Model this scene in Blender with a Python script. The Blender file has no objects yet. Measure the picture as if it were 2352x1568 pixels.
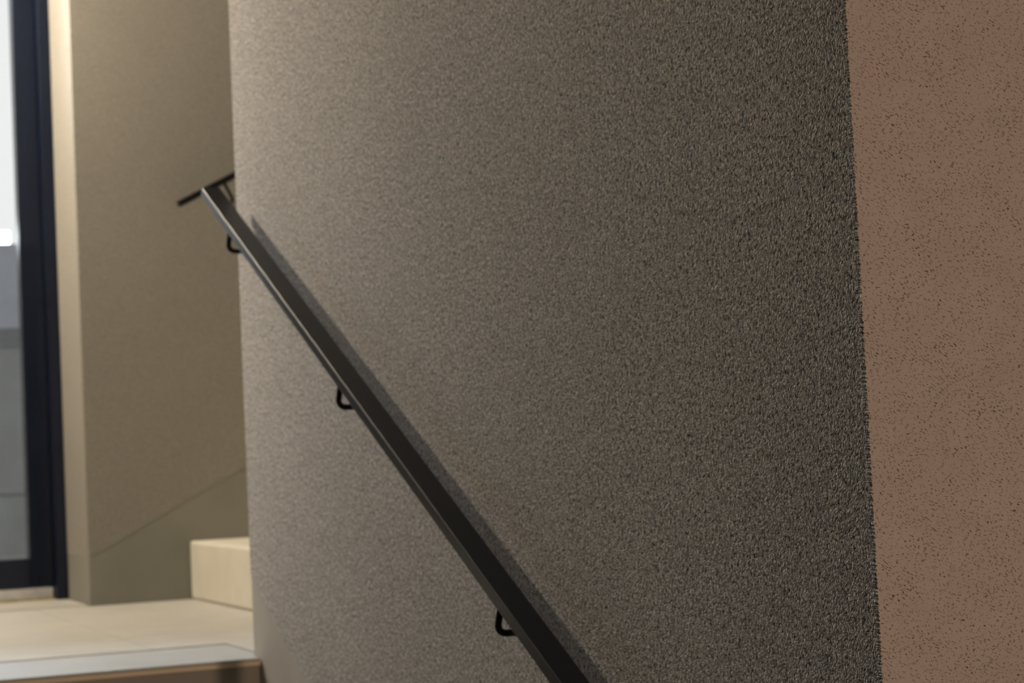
import bpy, bmesh, math, random
from mathutils import Vector, Matrix
random.seed(7)
scn = bpy.context.scene
COL = scn.collection
# ------------------------------------------------------------------ helpers
def link_mesh(name, bm, mat, parent=None, smooth=False, bevel=0.0, seg=2):
    me = bpy.data.meshes.new(name)
    bmesh.ops.recalc_face_normals(bm, faces=bm.faces)
    bm.to_mesh(me); bm.free()
    o = bpy.data.objects.new(name, me); COL.objects.link(o)
    if mat: me.materials.append(mat)
    if smooth:
        for p in me.polygons: p.use_smooth = True
    if bevel:
        m = o.modifiers.new('edge', 'BEVEL'); m.width = bevel; m.segments = seg
        m.limit_method = 'ANGLE'; m.angle_limit = math.radians(40)
    if parent: o.parent = parent
    return o
def empty(name, loc):
    o = bpy.data.objects.new(name, None); COL.objects.link(o)
    o.location = loc; o.empty_display_size = .1
    bpy.context.view_layer.update()
    return o
def keep(o, parent):
    """parent o (built in world coordinates) to an empty that is only translated"""
    o.parent = parent
    o.matrix_parent_inverse = Matrix.Translation(-Vector(parent.location))
    return o
def add_box(bm, x0, x1, y0, y1, z0, z1):
    v = [bm.verts.new((x, y, z)) for z in (z0, z1) for y in (y0, y1) for x in (x0, x1)]
    for f in ((0, 1, 3, 2), (4, 5, 7, 6), (0, 1, 5, 4), (2, 3, 7, 6), (0, 2, 6, 4), (1, 3, 7, 5)):
        bm.faces.new([v[i] for i in f])
def box(name, b, mat, bevel=0.0, seg=2):
    bm = bmesh.new(); add_box(bm, *b)
    return link_mesh(name, bm, mat, bevel=bevel, seg=seg)
def prism(name, pts, axis, a0, a1, mat, bevel=0.0, seg=2):
    """extrude a polygon along an axis; pts are the other two coordinates in xyz order"""
    bm = bmesh.new(); add_prism(bm, pts, axis, a0, a1)
    return link_mesh(name, bm, mat, bevel=bevel, seg=seg)
def add_prism(bm, pts, axis, a0, a1):
    def mk(p, a):
        return {'x': (a, p[0], p[1]), 'y': (p[0], a, p[1]), 'z': (p[0], p[1], a)}[axis]
    A = [bm.verts.new(mk(p, a0)) for p in pts]; B = [bm.verts.new(mk(p, a1)) for p in pts]
    bm.faces.new(A); bm.faces.new(B[::-1])
    n = len(pts)
    for i in range(n): bm.faces.new((A[i], A[(i + 1) % n], B[(i + 1) % n], B[i]))
def add_tube(bm, pts, r, n=16):
    pts = [Vector(p) for p in pts]; rings = []
    up = None
    for i, p in enumerate(pts):
        t = (pts[min(i + 1, len(pts) - 1)] - pts[max(i - 1, 0)]).normalized()
        if up is None:
            up = t.orthogonal().normalized()
        up = (up - t * up.dot(t)).normalized()
        w = t.cross(up)
        rings.append([bm.verts.new(p + r * (math.cos(2 * math.pi * k / n) * up + math.sin(2 * math.pi * k / n) * w)) for k in range(n)])
    for a, b in zip(rings, rings[1:]):
        for k in range(n): bm.faces.new((a[k], a[(k + 1) % n], b[(k + 1) % n], b[k]))
    bm.faces.new(rings[0][::-1]); bm.faces.new(rings[-1])
def tag(o, label=None, cat=None, group=None, kind=None):
    if label: o['label'] = label
    if cat: o['category'] = cat
    if group: o['group'] = group
    if kind: o['kind'] = kind
    return o
def struct(o, label, cat):
    return tag(o, label, cat, kind='structure')
# ------------------------------------------------------------------ materials
def newmat(name):
    m = bpy.data.materials.new(name); m.use_nodes = True
    nt = m.node_tree; b = nt.nodes['Principled BSDF']
    tc = nt.nodes.new('ShaderNodeTexCoord')
    return m, nt, b, tc.outputs['Object']
def N(nt, t, **kw):
    n = nt.nodes.new(t)
    for k, v in kw.items():
        if k in n.inputs.keys() if isinstance(k, str) else False: n.inputs[k].default_value = v
        else: setattr(n, k, v)
    return n
def noise(nt, vec, scale, detail=2, rough=.5):
    n = nt.nodes.new('ShaderNodeTexNoise')
    n.inputs['Scale'].default_value = scale; n.inputs['Detail'].default_value = detail
    n.inputs['Roughness'].default_value = rough
    nt.links.new(vec, n.inputs['Vector']); return n.outputs['Fac']
def ramp(nt, fac, stops):
    r = nt.nodes.new('ShaderNodeValToRGB')
    e = r.color_ramp.elements
    while len(e) < len(stops): e.new(.5)
    for el, (p, c) in zip(e, stops):
        el.position = p; el.color = (*c, 1) if len(c) == 3 else c
    nt.links.new(fac, r.inputs['Fac']); return r.outputs['Color']
def math_(nt, op, a, b=None, clamp=False):
    n = nt.nodes.new('ShaderNodeMath'); n.operation = op; n.use_clamp = clamp
    for i, s in enumerate((a, b)):
        if s is None: continue
        if isinstance(s, (int, float)): n.inputs[i].default_value = s
        else: nt.links.new(s, n.inputs[i])
    return n.outputs[0]
def mix(nt, fac, a, b):
    n = nt.nodes.new('ShaderNodeMix'); n.data_type = 'RGBA'
    for i, s in ((0, fac), (6, a), (7, b)):
        if isinstance(s, (int, float)): n.inputs[i].default_value = s
        elif isinstance(s, tuple): n.inputs[i].default_value = (*s, 1)
        else: nt.links.new(s, n.inputs[i])
    return n.outputs[2]
def bump(nt, b, h, strength, dist):
    n = nt.nodes.new('ShaderNodeBump'); n.inputs['Strength'].default_value = strength
    n.inputs['Distance'].default_value = dist
    nt.links.new(h, n.inputs['Height']); nt.links.new(n.outputs['Normal'], b.inputs['Normal'])

def plaster_grain(name, c0, c1, grain=420, strength=.55, dist=.0022, spread=.55):
    """rough-cast plaster: a coat of about 2 mm mineral grains, every grain with its own tone"""
    m, nt, b, P = newmat(name)
    warp = nt.nodes.new('ShaderNodeTexNoise'); warp.inputs['Scale'].default_value = 160
    warp.inputs['Detail'].default_value = 1
    nt.links.new(P, warp.inputs['Vector'])
    mp = nt.nodes.new('ShaderNodeVectorMath'); mp.operation = 'MULTIPLY_ADD'
    nt.links.new(warp.outputs['Color'], mp.inputs[0]); mp.inputs[1].default_value = (.004,) * 3
    nt.links.new(P, mp.inputs[2])
    v = nt.nodes.new('ShaderNodeTexVoronoi'); v.inputs['Scale'].default_value = grain
    nt.links.new(mp.outputs[0], v.inputs['Vector'])
    n2 = noise(nt, P, 60, 2, .5)
    h = math_(nt, 'SUBTRACT', math_(nt, 'MULTIPLY', n2, .7), v.outputs['Distance'])
    base = ramp(nt, noise(nt, P, 2.2, 3), [(.3, c0), (.7, c1)])
    sep = nt.nodes.new('ShaderNodeSeparateColor'); nt.links.new(v.outputs['Color'], sep.inputs[0])
    tone = math_(nt, 'ADD', sep.outputs[0], math_(nt, 'MULTIPLY', math_(nt, 'SUBTRACT', noise(nt, P, 190, 2), .5), 2.6))
    k = math_(nt, 'ADD', 1.0 - spread / 2, math_(nt, 'MULTIPLY', tone, spread))
    hue = ramp(nt, sep.outputs[1], [(0, (1.07, .98, .92)), (.5, (1.01, .985, 1)), (1, (.98, .985, 1.06))])
    vm = nt.nodes.new('ShaderNodeVectorMath'); vm.operation = 'MULTIPLY'
    nt.links.new(base, vm.inputs[0]); nt.links.new(hue, vm.inputs[1])
    vs = nt.nodes.new('ShaderNodeVectorMath'); vs.operation = 'SCALE'
    nt.links.new(vm.outputs[0], vs.inputs[0]); nt.links.new(k, vs.inputs['Scale'])
    nt.links.new(vs.outputs[0], b.inputs['Base Color'])
    b.inputs['Roughness'].default_value = .9; b.inputs['Specular IOR Level'].default_value = .15
    bump(nt, b, h, strength, dist)
    return m

def plaster_scraped(name, c0, c1, pit):
    """rubbed plaster: smooth skin with short slanted pits left by dragged grains"""
    m, nt, b, P = newmat(name)
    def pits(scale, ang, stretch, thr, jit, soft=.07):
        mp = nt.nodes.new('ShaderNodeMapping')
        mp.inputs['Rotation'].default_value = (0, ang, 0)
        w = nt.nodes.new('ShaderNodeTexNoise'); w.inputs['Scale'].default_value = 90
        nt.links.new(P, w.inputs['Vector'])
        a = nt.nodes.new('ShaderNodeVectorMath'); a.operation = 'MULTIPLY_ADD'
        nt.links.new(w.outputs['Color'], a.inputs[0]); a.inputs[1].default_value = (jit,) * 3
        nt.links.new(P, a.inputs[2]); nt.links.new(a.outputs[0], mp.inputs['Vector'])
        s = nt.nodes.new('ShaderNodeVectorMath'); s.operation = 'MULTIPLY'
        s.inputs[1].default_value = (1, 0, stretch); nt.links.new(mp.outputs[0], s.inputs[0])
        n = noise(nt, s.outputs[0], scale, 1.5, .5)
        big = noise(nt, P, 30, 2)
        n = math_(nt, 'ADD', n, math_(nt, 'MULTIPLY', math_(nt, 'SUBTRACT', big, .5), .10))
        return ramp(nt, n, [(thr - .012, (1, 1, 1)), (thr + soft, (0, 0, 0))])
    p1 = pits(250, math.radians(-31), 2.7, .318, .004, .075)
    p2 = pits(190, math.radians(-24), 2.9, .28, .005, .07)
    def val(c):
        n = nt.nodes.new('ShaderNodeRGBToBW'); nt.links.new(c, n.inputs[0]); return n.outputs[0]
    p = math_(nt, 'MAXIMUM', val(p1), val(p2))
    base = ramp(nt, noise(nt, P, 25, 4, .6), [(.3, c0), (.7, c1)])
    fine = noise(nt, P, 600, 2)
    base = mix(nt, math_(nt, 'MULTIPLY', math_(nt, 'SUBTRACT', fine, .5), .5, True), base, tuple(x * .6 for x in c0))
    nt.links.new(mix(nt, math_(nt, 'MULTIPLY', p, ramp(nt, noise(nt, P, 95, 1), [(.38, (.25,) * 3), (.62, (.95,) * 3)])), base, pit), b.inputs['Base Color'])  # pit colour paints shade and dirt into the hollows, on top of the bump
    b.inputs['Roughness'].default_value = .85; b.inputs['Specular IOR Level'].default_value = .2
    h = math_(nt, 'ADD', math_(nt, 'MULTIPLY', p, -1.0), math_(nt, 'MULTIPLY', fine, .12))
    bump(nt, b, h, .8, .0012)
    return m

def smooth_paint(name, c, rough=.7, var=.06, bs=.15):
    m, nt, b, P = newmat(name)
    nt.links.new(ramp(nt, noise(nt, P, 6, 4), [(.3, tuple(x * (1 - var) for x in c)), (.7, tuple(x * (1 + var) for x in c))]), b.inputs['Base Color'])
    b.inputs['Roughness'].default_value = rough; b.inputs['Specular IOR Level'].default_value = .3
    bump(nt, b, noise(nt, P, 220, 3), bs, .001)
    return m

def limestone(name, c):
    m, nt, b, P = newmat(name)
    d = tuple(x * .90 for x in c)
    base = ramp(nt, noise(nt, P, 7, 5, .6), [(.35, d), (.65, c)])
    sp = nt.nodes.new('ShaderNodeTexVoronoi'); sp.inputs['Scale'].default_value = 9
    nt.links.new(P, sp.inputs['Vector'])
    spots = ramp(nt, math_(nt, 'ADD', sp.outputs['Distance'], math_(nt, 'MULTIPLY', noise(nt, P, 60, 3), .12)), [(.10, (1, 1, 1)), (.17, (0, 0, 0))])
    base = mix(nt, math_(nt, 'MULTIPLY', spots, .35), base, tuple(x * .62 for x in c))
    nt.links.new(base, b.inputs['Base Color'])
    b.inputs['Roughness'].default_value = .5; b.inputs['Specular IOR Level'].default_value = .35
    bump(nt, b, noise(nt, P, 150, 3), .08, .001)
    return m

def metal_paint(name, c, rough=.38, spec=.5, flake=.25):
    m, nt, b, P = newmat(name)
    nt.links.new(ramp(nt, noise(nt, P, 40, 3), [(.3, tuple(x * .9 for x in c)), (.7, tuple(x * 1.1 for x in c))]), b.inputs['Base Color'])
    b.inputs['Roughness'].default_value = rough; b.inputs['Specular IOR Level'].default_value = spec
    bump(nt, b, noise(nt, P, 900, 2), flake, .0004)
    return m

def concrete(name, c):
    m, nt, b, P = newmat(name)
    nt.links.new(ramp(nt, noise(nt, P, 3.5, 6, .6), [(.3, tuple(x * .85 for x in c)), (.7, tuple(x * 1.12 for x in c))]), b.inputs['Base Color'])
    b.inputs['Roughness'].default_value = .85
    bump(nt, b, noise(nt, P, 60, 4), .3, .003)
    return m

def glow(name, c, s):
    m = bpy.data.materials.new(name); m.use_nodes = True
    b = m.node_tree.nodes['Principled BSDF']
    b.inputs['Base Color'].default_value = (.8, .8, .8, 1)
    b.inputs['Emission Color'].default_value = (*c, 1); b.inputs['Emission Strength'].default_value = s
    return m

def pane_glass(name):
    m = bpy.data.materials.new(name); m.use_nodes = True
    nt = m.node_tree; nt.nodes.remove(nt.nodes['Principled BSDF'])
    out = nt.nodes['Material Output']
    t = nt.nodes.new('ShaderNodeBsdfTransparent'); t.inputs[0].default_value = (.93, .95, .96, 1)
    g = nt.nodes.new('ShaderNodeBsdfGlossy'); g.inputs['Roughness'].default_value = .02
    fr = nt.nodes.new('ShaderNodeFresnel'); fr.inputs['IOR'].default_value = 1.5
    mx = nt.nodes.new('ShaderNodeMixShader')
    nt.links.new(fr.outputs[0], mx.inputs[0]); nt.links.new(t.outputs[0], mx.inputs[1]); nt.links.new(g.outputs[0], mx.inputs[2])
    nt.links.new(mx.outputs[0], out.inputs['Surface'])
    return m

M = dict(
    grey=plaster_grain('grey_roughcast', (.52, .507, .485), (.563, .549, .526), 420, .6, .0024, 1.1),
    back=plaster_grain('beige_roughcast', (.29, .277, .243), (.31, .296, .26), 420, .4, .0014, .3),
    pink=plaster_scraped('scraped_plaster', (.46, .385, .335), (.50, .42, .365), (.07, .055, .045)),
    skirt=smooth_paint('smooth_skirting', (.53, .505, .475), .75),
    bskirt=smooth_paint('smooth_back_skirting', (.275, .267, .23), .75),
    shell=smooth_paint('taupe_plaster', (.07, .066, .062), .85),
    white=smooth_paint('white_paint', (.72, .70, .66), .8),
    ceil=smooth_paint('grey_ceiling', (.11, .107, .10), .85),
    stone=limestone('pale_limestone', (.79, .745, .64)),
    slab=limestone('landing_limestone', (.535, .51, .465)),
    edge=limestone('grey_limestone', (.455, .448, .44)),
    nose=limestone('tan_nosing', (.70, .56, .38)),  # tan tone also stands in for warm lamp light on the tread front
    grout=smooth_paint('grout', (.36, .33, .27), .9),
    riser=smooth_paint('brown_riser', (.30, .26, .215), .8),
    rail=metal_paint('anthracite_paint', (.0065, .0085, .015), .33, .30),
    rod=metal_paint('black_steel', (.006, .006, .007), .45, .2),
    frame=metal_paint('door_frame_paint', (.0055, .009, .021), .45, .15, .1),
    alu=metal_paint('bare_aluminium', (.5, .5, .5), .5, .4, .1),
    bead=metal_paint('glazing_bead', (.022, .022, .028), .25, .2, .05),
    seal=concrete('mossy_seal', (.20, .165, .075)),
    glass=pane_glass('clear_glass'),
    conc=concrete('grey_concrete', (.235, .245, .255)),
    conc_hi=concrete('light_concrete', (.37, .39, .45)),
    conc2=concrete('dark_concrete', (.15, .16, .175)),
    pave=concrete('paving', (.20, .195, .18)),
)
# ------------------------------------------------------------------ dimensions (metres; z = 0 on the landing)
YN, YF, YB = 1.774, 4.146, 5.953      # near end, far end of the grey wall; back wall
ZC, ZL = 2.44, -1.19                  # ceiling, lower floor
XL = -2.9                            # left wall
S = .5                                # pitch of the stairs
sk = lambda y: .0866 + S * (y - 4.0)  # top of the skirting along the grey wall
RV = .0149                            # door reveal
# ------------------------------------------------------------------ the grey wall and its warm end face
def build_walls():
    bm = bmesh.new()
    add_box(bm, .004, 2.8, YN + .004, YF, ZL - .1, ZC)
    # plaster coat on the stair side, with a ragged arris at the near end
    zs = [ZC]
    z = 1.15
    while z > -.25:
        zs.append(z); z -= .0010
    zs += [-.5, sk(YN) + .001]
    dx = [0.0] + [random.uniform(-.0013, .0009) for _ in zs[1:-1]] + [0.0]
    dy = [random.uniform(-.0002, .0002) for _ in zs]
    A = [bm.verts.new((d, YN + e, z)) for d, e, z in zip(dx, dy, zs)]
    B = [bm.verts.new((0, YN + .012, z)) for z in zs[:-1]] + [bm.verts.new((0, YN + .012, sk(YN + .012)))]
    for i in range(len(zs) - 1):
        bm.faces.new((A[i], A[i + 1], B[i + 1], B[i]))
    # rest of the coat
    R = [bm.verts.new(p) for p in ((0, YF, ZC), (0, YF, sk(YF)))]
    c0 = bm.verts.new((0, YN + .012, ZC)); c1 = bm.verts.new((0, YN + .012, sk(YN + .012)))
    bm.faces.new((c0, c1, R[1], R[0]))
    b2 = [bm.verts.new(p) for p in ((.004, YF, ZC), (.004, YF, sk(YF)), (.004, YN + .004, sk(YN + .004)))]
    bm.faces.new((R[0], R[1], b2[1], b2[0]))
    bm.faces.new((R[1], B[-1], b2[2], b2[1]))
    bm.faces.new((B[-1], A[-1], b2[2]))
    w = link_mesh('wall_right', bm, M['grey'])
    struct(w, 'grey rough-cast wall running along the stairs with the handrail on it', 'wall')
    # end face
    bm = bmesh.new()
    A2 = [bm.verts.new((d, YN + e, z)) for d, e, z in zip(dx, dy, zs)]
    B2 = [bm.verts.new((.012, YN, z)) for z in zs]
    for i in range(len(zs) - 1):
        bm.faces.new((A2[i], B2[i], B2[i + 1], A2[i + 1]))
    q = [bm.verts.new(p) for p in ((2.8, YN, ZC), (2.8, YN, ZL - .1), (.012, YN, ZL - .1), (0, YN, ZL - .1))]
    c0 = bm.verts.new((.012, YN, ZC))
    bm.faces.new((c0, q[2], q[1], q[0]))
    bm.faces.new((A2[-1], B2[-1], q[2], q[3]))
    r = [bm.verts.new(p) for p in ((2.8, YN + .0038, ZC), (2.8, YN + .0038, ZL - .1))]
    bm.faces.new((q[0], q[1], r[1], r[0]))
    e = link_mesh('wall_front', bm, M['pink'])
    struct(e, 'warm pinkish scraped plaster end face with small dark pits, right of the grey wall', 'wall')
    # smooth sloping skirting, a little behind the rough coat
    bm = bmesh.new()
    add_prism(bm, [(YN + .004, ZL - .1), (YF, ZL - .1), (YF, sk(YF)), (YN + .004, sk(YN + .004))], 'x', .0012, .0039)
    s = link_mesh('baseboard_right', bm, M['skirt'])
    struct(s, 'smooth grey skirting sloping down the foot of the grey wall', 'skirting')
build_walls()

# back wall with the door opening
XD0 = -1.12                              # left side of the door opening
bk = lambda x: .1287 + .514 * x          # top of the back skirting
bm = bmesh.new()
add_prism(bm, [(RV, bk(RV)), (2.8, bk(2.8)), (2.8, ZC), (RV, ZC)], 'y', YB, YB + .004)
add_box(bm, RV + .004, 2.8, YB + .004, 6.42, -1.2, ZC)
add_box(bm, RV, RV + .004, YB + .004, 6.42, bk(RV), ZC)         # coat of the reveal
add_box(bm, XL - .2, XD0, YB, 6.42, -1.2, ZC)
add_box(bm, XD0, RV, YB, 6.42, 2.2, ZC)
struct(link_mesh('wall_back', bm, M['back']), 'beige plastered back wall beside the glass door', 'wall')
bm = bmesh.new()
add_prism(bm, [(RV + .0006, -.02), (2.8, -.02), (2.8, bk(2.8)), (RV + .0006, bk(RV))], 'y', YB + .0006, YB + .0039)
add_box(bm, RV + .0006, RV + .0039, YB + .004, 6.42, -.02, bk(RV))
struct(link_mesh('baseboard_back', bm, M['bskirt']), 'smooth skirting band rising along the back wall with the upper steps', 'skirting')
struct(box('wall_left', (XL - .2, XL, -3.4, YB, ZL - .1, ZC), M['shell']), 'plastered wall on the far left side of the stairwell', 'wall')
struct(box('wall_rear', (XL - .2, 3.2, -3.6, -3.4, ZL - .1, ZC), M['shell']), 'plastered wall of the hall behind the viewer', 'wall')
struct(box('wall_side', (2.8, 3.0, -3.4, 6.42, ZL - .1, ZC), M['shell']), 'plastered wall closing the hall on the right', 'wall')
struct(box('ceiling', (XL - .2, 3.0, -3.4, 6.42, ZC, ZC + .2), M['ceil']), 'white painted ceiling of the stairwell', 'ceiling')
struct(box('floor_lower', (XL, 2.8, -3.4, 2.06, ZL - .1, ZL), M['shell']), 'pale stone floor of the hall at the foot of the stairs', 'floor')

# ------------------------------------------------------------------ landing: stone slabs
bm = bmesh.new()
G = .0015
XJ = -.14
def slab(x0, x1, y0, y1, t=0.0): add_box(bm, x0 + G, x1 - G, y0 + G, y1 - G, -.025, t)
xs = [XL, XJ - 1.2, XJ - .6, XJ]
for a, b in zip(xs, xs[1:]): slab(a, b, 4.447, 6.0)
add_prism(bm, [(XJ + G, 4.447 + G), (.0217 + G, 4.447 + G), (.0217 + G, YF + .001), (.36, YF + .001), (.36, YB - .002), (RV - .003, YB - .002), (RV - .003, 6.0 - G), (XJ + G, 6.0 - G)], 'z', -.025, 0)
slab(XD0 + .003, RV - .001, 6.0, 6.42, .004)
fl = link_mesh('floor', bm, M['slab'], bevel=.001, seg=1)
struct(fl, 'pale limestone slabs of the landing in front of the glass door', 'floor')
bm = bmesh.new(); add_box(bm, XL, .36, YF + .002, 6.41, -.16, -.0251)
add_box(bm, XL, -.002, 4.12, YF + .002, -.16, -.0251)
bed = link_mesh('screed', bm, M['grout']); bed.parent = fl

# ------------------------------------------------------------------ stairs
def stair(name, label, loc):
    e = empty(name, loc); tag(e, label, 'staircase'); return e
low = stair('staircase', 'pale stone steps with brown risers going down from the landing beside the grey wall', (-.9, 2.05, ZL))
T = .0155; TT = .0055
for k in range(7):
    yn = 4.09 - .34 * k; zt = -.17 * k - (.0022 if k == 0 else 0)
    if k == 0:
        pts = [(XL + .002, yn), (-.001, yn), (-.001, YF - .001), (.0217, YF + .001), (.0217, 4.447 - G), (XL + .002, 4.447 - G)]
        pts = [(XL + .002, yn), (-.001, yn), (-.001, YF + .001), (.0217 - G, YF + .001), (.0217 - G, 4.447 - G), (XL + .002, 4.447 - G)]
    else:
        pts = [(XL + .002, yn), (-.001, yn), (-.001, yn + .353), (XL + .002, yn + .353)]
    bm = bmesh.new(); add_prism(bm, pts, 'z', zt - TT, zt)
    t = link_mesh('tread', bm, M['edge'], bevel=.002, seg=3); keep(t, low)
    bm = bmesh.new(); add_box(bm, XL + .002, -.001, yn + .0012, yn + .034, zt - T, zt - TT - .0002)
    n_ = link_mesh('nosing', bm, M['nose'], bevel=.0015, seg=2); keep(n_, low)
    bm = bmesh.new(); add_box(bm, XL + .002, -.001, yn + .012, yn + .030, -.17 * (k + 1) + .0005, zt - T - .0005)
    r = link_mesh('riser', bm, M['riser']); keep(r, low)
upst = stair('staircase', 'cream stone steps climbing to the right along the back wall, behind the grey wall', (.311, 5.05, 0))
for k in range(6):
    x0 = .311 + .34 * k; zt = .17 * (k + 1)
    bm = bmesh.new(); add_box(bm, x0, x0 + .339, YF + .002, YB - .001, 0.0005, zt)
    keep(link_mesh('step', bm, M['stone'], bevel=.010, seg=4), upst)

# ------------------------------------------------------------------ handrails
def rail_mesh(parent, P0, P1, wdir, w, t, mat):
    """rectangular tube from P0 to P1 (centre of its top face), width along wdir, thickness t below"""
    P0, P1, wdir = Vector(P0), Vector(P1), Vector(wdir)
    d = (P1 - P0).normalized(); dn = wdir.cross(d).normalized()
    if dn.z > 0: dn = -dn
    bm = bmesh.new()
    rings = []
    for p in (P0, P1):
        rings.append([bm.verts.new(p + a * wdir * w / 2 + b * dn * t) for a, b in ((-1, 0), (1, 0), (1, 1), (-1, 1))])
    for k in range(4): bm.faces.new((rings[0][k], rings[0][(k + 1) % 4], rings[1][(k + 1) % 4], rings[1][k]))
    bm.faces.new(rings[0][::-1]); bm.faces.new(rings[1])
    o = link_mesh('rail', bm, mat, bevel=.0018, seg=4); keep(o, parent)
    for p in o.data.polygons: p.use_smooth = True
    o.modifiers[0].harden_normals = True
    return dn
def bracket(parent, top, dn, wall, wdir, plate_gap=0.0):
    """rod leaving the underside square to the rail, then bending into the wall, with a round rosette"""
    top = Vector(top); L = .0605; R = .015; r = .0050
    corner = top + dn * L
    wd = Vector(wdir)                      # towards the wall, horizontal
    dist = (Vector(wall) - corner).dot(wd)
    pts = [top, corner - dn * R]
    for i in range(1, 9):
        a = i / 8 * math.pi / 2
        pts.append(corner - dn * R + wd * R + (-wd * math.cos(a) + dn * math.sin(a)) * R)
    pts.append(corner + wd * (dist + .003))
    bm = bmesh.new(); add_tube(bm, pts, r, 16)
    b = link_mesh('bracket', bm, M['rod'], smooth=True); keep(b, parent)
    bm = bmesh.new()
    e = corner + wd * dist
    add_tube(bm, [e - wd * .004, e + wd * .002], .0105, 24)
    pl = link_mesh('rosette', bm, M['rod'], bevel=.0008, seg=2)
    pl.parent = b
    return b
# main rail
zt = lambda y: .9104 + S * (y - 4.0)
XC = -.0635
h1 = empty('handrail', (XC, 4.1, zt(4.1)))
tag(h1, 'long dark grey handrail slanting down the grey wall toward the viewer', 'handrail', 'dark flat handrails')
dn = rail_mesh(h1, (XC, 1.88, zt(1.88)), (XC, 4.106, zt(4.106)), (1, 0, 0), .0387, .0196, M['rail'])
for yb in (3.988, 3.316, 2.644, 1.972):
    # loop bottoms were read at yb; step back up the leg to the rail
    L = .0605
    y_top = yb - dn.y * L
    bracket(h1, (XC, y_top - dn.y * -.0, zt(y_top) + dn.z * .0196 / 1 + .0), dn, (0, 0, 0), (1, 0, 0))
# second rail on the back wall
h2 = empty('handrail', (.298, 5.885, 1.165))
tag(h2, 'short end of a black handrail on the beige back wall behind the grey wall', 'handrail', 'dark flat handrails')
zb = lambda x: 1.165 + .508 * (x - .298)
YR = 5.889
dn2 = rail_mesh(h2, (.298, YR, zb(.298)), (2.4, YR, zb(2.4)), (0, -1, 0), .0387, .0196, M['rod'])
for xb in (.4405, 1.11, 1.78):
    bracket(h2, (xb, YR, zb(xb) + dn2.z * .0196), dn2, (0, YB, 0), (0, 1, 0))

# ------------------------------------------------------------------ glass door
d = empty('door_1', (-.55, 6.34, .004))
struct(d, 'glass door in a black metal frame at the far left of the landing', 'door')
def dpart(name, b, mat, bevel=.002): return keep(box(name, b, M[mat], bevel), d)
YJ, YL = 6.28, 6.33
bm = bmesh.new()
add_box(bm, -.020, RV - .0005, YJ, 6.41, .0045, 2.199)
add_box(bm, XD0 + .0005, XD0 + .036, YJ, 6.41, .0045, 2.199)
add_box(bm, XD0 + .0365, -.0205, YJ, 6.41, 2.16, 2.199)
keep(link_mesh('door_frame', bm, M['frame'], bevel=.002), d)
XL0, XL1 = XD0 + .04, -.0215
leaf = []
bm = bmesh.new()
add_box(bm, -.087, XL1, YL, 6.395, .044, 2.155)
add_box(bm, XL0, XL0 + .0655, YL, 6.395, .044, 2.155)
add_box(bm, XL0 + .066, -.0875, YL, 6.395, .044, .131)
add_box(bm, XL0 + .066, -.0875, YL, 6.395, 2.065, 2.155)
lf = keep(link_mesh('door_leaf', bm, M['frame'], bevel=.002), d)
bm = bmesh.new()
add_box(bm, -.0887, -.0876, 6.3405, 6.394, .1325, 2.0635)
b_ = link_mesh('glazing_bead', bm, M['bead']); b_.parent = lf; b_.matrix_parent_inverse = lf.matrix_world.inverted()
bm = bmesh.new()
add_box(bm, XL0 + .0661, XL0 + .0672, 6.3405, 6.394, .1325, 2.0635)
b_ = link_mesh('glazing_bead', bm, M['bead']); b_.parent = lf; b_.matrix_parent_inverse = lf.matrix_world.inverted()
dpart('glass', (XL0 + .0665, -.0877, 6.334, 6.340, .132, 2.064), 'glass', 0)
dpart('sill', (XD0 + .037, -.0225, 6.331, 6.41, .0045, .0405), 'alu', .002)
bm = bmesh.new()
n = 90
top = []; 
for i in range(n + 1):
    x = XD0 + .038 + (XD0 * -1 - .038 - .022) * i / n
    top.append((x, 6.327 - random.uniform(.012, .028), random.uniform(.008, .0125)))
A = [bm.verts.new((x, y, .0041)) for x, y, z in top]
B = [bm.verts.new((x, y + .008, z)) for x, y, z in top]
C = [bm.verts.new((x, 6.3305, z)) for x, y, z in top]
D = [bm.verts.new((x, 6.3305, .0041)) for x, y, z in top]
for i in range(n):
    bm.faces.new((A[i], A[i + 1], B[i + 1], B[i])); bm.faces.new((B[i], B[i + 1], C[i + 1], C[i]))
    bm.faces.new((C[i], C[i + 1], D[i + 1], D[i]))
keep(link_mesh('threshold_seal', bm, M['seal']), d)['label'] = 'mossy brown line of dirt under the door'
bm = bmesh.new()
hx = XL0 + .033
add_tube(bm, [(hx, YL + .01, 1.25), (hx, YL - .05, 1.25), (hx, YL - .055, 1.245), (hx, YL - .055, .75), (hx, YL - .05, .745), (hx, YL + .01, .745)], .011)
keep(link_mesh('door_handle', bm, M['alu'], smooth=True), d)

# ------------------------------------------------------------------ outside the door
struct(box('floor_outside', (-4, 4.5, 6.43, 10.0, -.12, -.002), M['pave']), 'grey paving outside the glass door', 'ground')
bm = bmesh.new()
add_box(bm, -4, 4.5, 10.012, 10.4, -.1, 1.07)
add_box(bm, -4, 4.5, 10.0, 10.011, -.002, .268)
add_box(bm, -4, 4.5, 10.0, 10.011, .284, .985)
struct(link_mesh('wall_outside', bm, M['conc']), 'grey concrete wall seen through the glass door', 'wall')
bm = bmesh.new(); add_box(bm, -4, 4.5, 10.0, 10.4, 1.0785, 1.485)
struct(link_mesh('wall_coping', bm, M['conc_hi']), 'lighter grey top course of the concrete wall outside the door', 'wall')
bm = bmesh.new(); add_box(bm, -4, 4.5, 9.995, 10.0119, .9855, 1.078)
t1 = link_mesh('trim_1', bm, M['conc2']); struct(t1, 'dark horizontal band in the concrete wall outside the door', 'trim')

def lamp_obj(name, label, loc): return tag(empty(name, loc), label, 'lamp')
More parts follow.
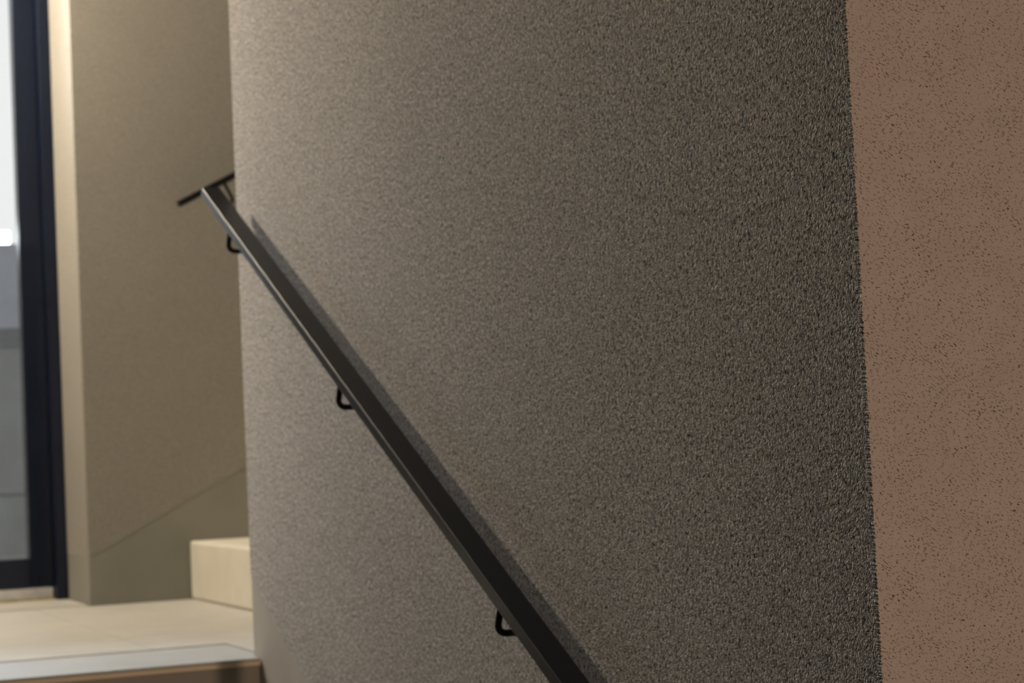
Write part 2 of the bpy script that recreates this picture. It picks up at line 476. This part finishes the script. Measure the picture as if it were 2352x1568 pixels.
# strip light on the concrete wall
l = lamp_obj('strip_light', 'bright white strip light on top of the concrete wall, seen through the glass door', (-.2, 10.06, 1.486))
bm = bmesh.new(); add_tube(bm, [(-.9, 10.06, 1.521), (.475, 10.06, 1.521)], .031, 20)
keep(link_mesh('lamp_tube', bm, glow('cool_tube', (.93, .96, 1.0), 9.0), smooth=True), l)
bm = bmesh.new(); add_box(bm, .30, .36, 10.03, 10.09, 1.486, 1.492)
keep(link_mesh('lamp_foot', bm, M['alu']), l)
bm = bmesh.new(); add_box(bm, -.8, -.74, 10.03, 10.09, 1.486, 1.492)
keep(link_mesh('lamp_foot', bm, M['alu']), l)
# canopy and floodlight over the door, outside
struct(box('ceiling_outside', (-2.2, 1.2, 6.43, 7.9, 2.62, 2.72), M['white']), 'canopy slab over the outside of the glass door', 'ceiling')

# ------------------------------------------------------------------ lights
def area(name, loc, aim, size, power, col, shape='DISK', sy=None):
    L = bpy.data.lights.new(name, 'AREA'); L.shape = shape; L.size = size
    if sy: L.size_y = sy
    L.energy = power; L.color = col
    o = bpy.data.objects.new(name, L); COL.objects.link(o); o.location = loc
    o.rotation_euler = (Vector(aim) - Vector(loc)).to_track_quat('-Z', 'Y').to_euler()
    return o
def spot(name, loc, aim, r, power, col, ang):
    L = bpy.data.lights.new(name, 'SPOT'); L.shadow_soft_size = r; L.energy = power; L.color = col
    L.spot_size = math.radians(ang); L.spot_blend = .35
    o = bpy.data.objects.new(name, L); COL.objects.link(o); o.location = loc
    o.rotation_euler = (Vector(aim) - Vector(loc)).to_track_quat('-Z', 'Y').to_euler(); return o
# warm round ceiling lamp over the landing
WL = (-.96, 5.67, ZC - .075)
l = lamp_obj('ceiling_lamp', 'round warm ceiling lamp over the landing', (WL[0], WL[1], ZC))
bm = bmesh.new(); add_tube(bm, [(WL[0], WL[1], ZC - .07), (WL[0], WL[1], ZC - .0005)], .13, 40)
keep(link_mesh('lamp_body', bm, M['white'], bevel=.006), l)
bm = bmesh.new(); bmesh.ops.create_icosphere(bm, subdivisions=3, radius=.07)
bmesh.ops.translate(bm, verts=bm.verts, vec=(WL[0], WL[1], WL[2] - .071))
keep(link_mesh('lamp_globe', bm, glow('warm_globe', (1.0, .865, .66), 1100), smooth=True), l)
# unseen cool floodlight under the canopy, throwing cool light through the glass door
FL = (-.42, 7.35, 2.42)
l = lamp_obj('unseen_floodlight', 'unseen cool floodlight under the canopy outside the glass door', (FL[0], FL[1], 2.62))
bm = bmesh.new()
add_tube(bm, [(FL[0], FL[1] + .04, 2.625), (FL[0], FL[1] + .04, FL[2] + .02)], .015)
keep(link_mesh('lamp_arm', bm, M['rod']), l)
bm = bmesh.new(); add_box(bm, -.27, .27, -.17, .17, .004, .05)
Rm = (Vector((-.7, 4.0, 0)) - Vector(FL)).to_track_quat('-Z', 'Y').to_matrix().to_4x4()
bm.transform(Matrix.Translation(FL) @ Rm)
keep(link_mesh('lamp_body', bm, M['rod'], bevel=.004), l)
area('cool_flood', FL, (-.7, 4.0, 0), .5, 68, (.66, .83, 1.0), 'RECTANGLE', .3)
# warm wall lamp in the lower hall, behind the viewer
HL = (-.06, -3.25, .55)
l = lamp_obj('wall_lamp', 'warm wall lamp in the lower hall behind the viewer', (HL[0], -3.4, HL[2]))
bm = bmesh.new(); add_box(bm, HL[0] - .12, HL[0] + .12, -3.3995, -3.31, HL[2] - .12, HL[2] + .12)
keep(link_mesh('lamp_body', bm, M['white'], bevel=.01), l)
spot('hall_lamp', (HL[0], -3.25, HL[2]), (.1, 1.77, .45), .05, 390, (1.0, .755, .575), 34)

# ------------------------------------------------------------------ world: flat overcast sky
w = bpy.data.worlds.new('sky'); scn.world = w; w.use_nodes = True
bg = w.node_tree.nodes['Background']
bg.inputs['Color'].default_value = (1.0, .985, .965, 1); bg.inputs['Strength'].default_value = 1.02

# ------------------------------------------------------------------ camera (fitted to the photograph)
cam = bpy.data.cameras.new('camera'); co = bpy.data.objects.new('camera', cam); COL.objects.link(co)
r = Vector((.92210434, -.38424002, -.04564207)); fw = Vector((.38628118, .92099206, .05060117)); u = r.cross(fw)
m3 = Matrix((r, u, -fw)).transposed()
co.matrix_world = Matrix.Translation((-1.12984, 0, .40558)) @ m3.to_4x4()
cam.sensor_fit = 'HORIZONTAL'; cam.sensor_width = 23.5; cam.lens = 4713.05 / 2352 * 23.5
cam.clip_start = .05
cam.dof.use_dof = True; cam.dof.focus_distance = 1.95; cam.dof.aperture_fstop = 7.0
scn.camera = co
scn.cycles.max_bounces = 6; scn.cycles.diffuse_bounces = 2; scn.cycles.glossy_bounces = 3
scn.view_settings.view_transform = 'Standard'; scn.view_settings.look = 'None'
scn.view_settings.exposure = 0; scn.view_settings.gamma = 1
scn.view_settings.use_curve_mapping = False
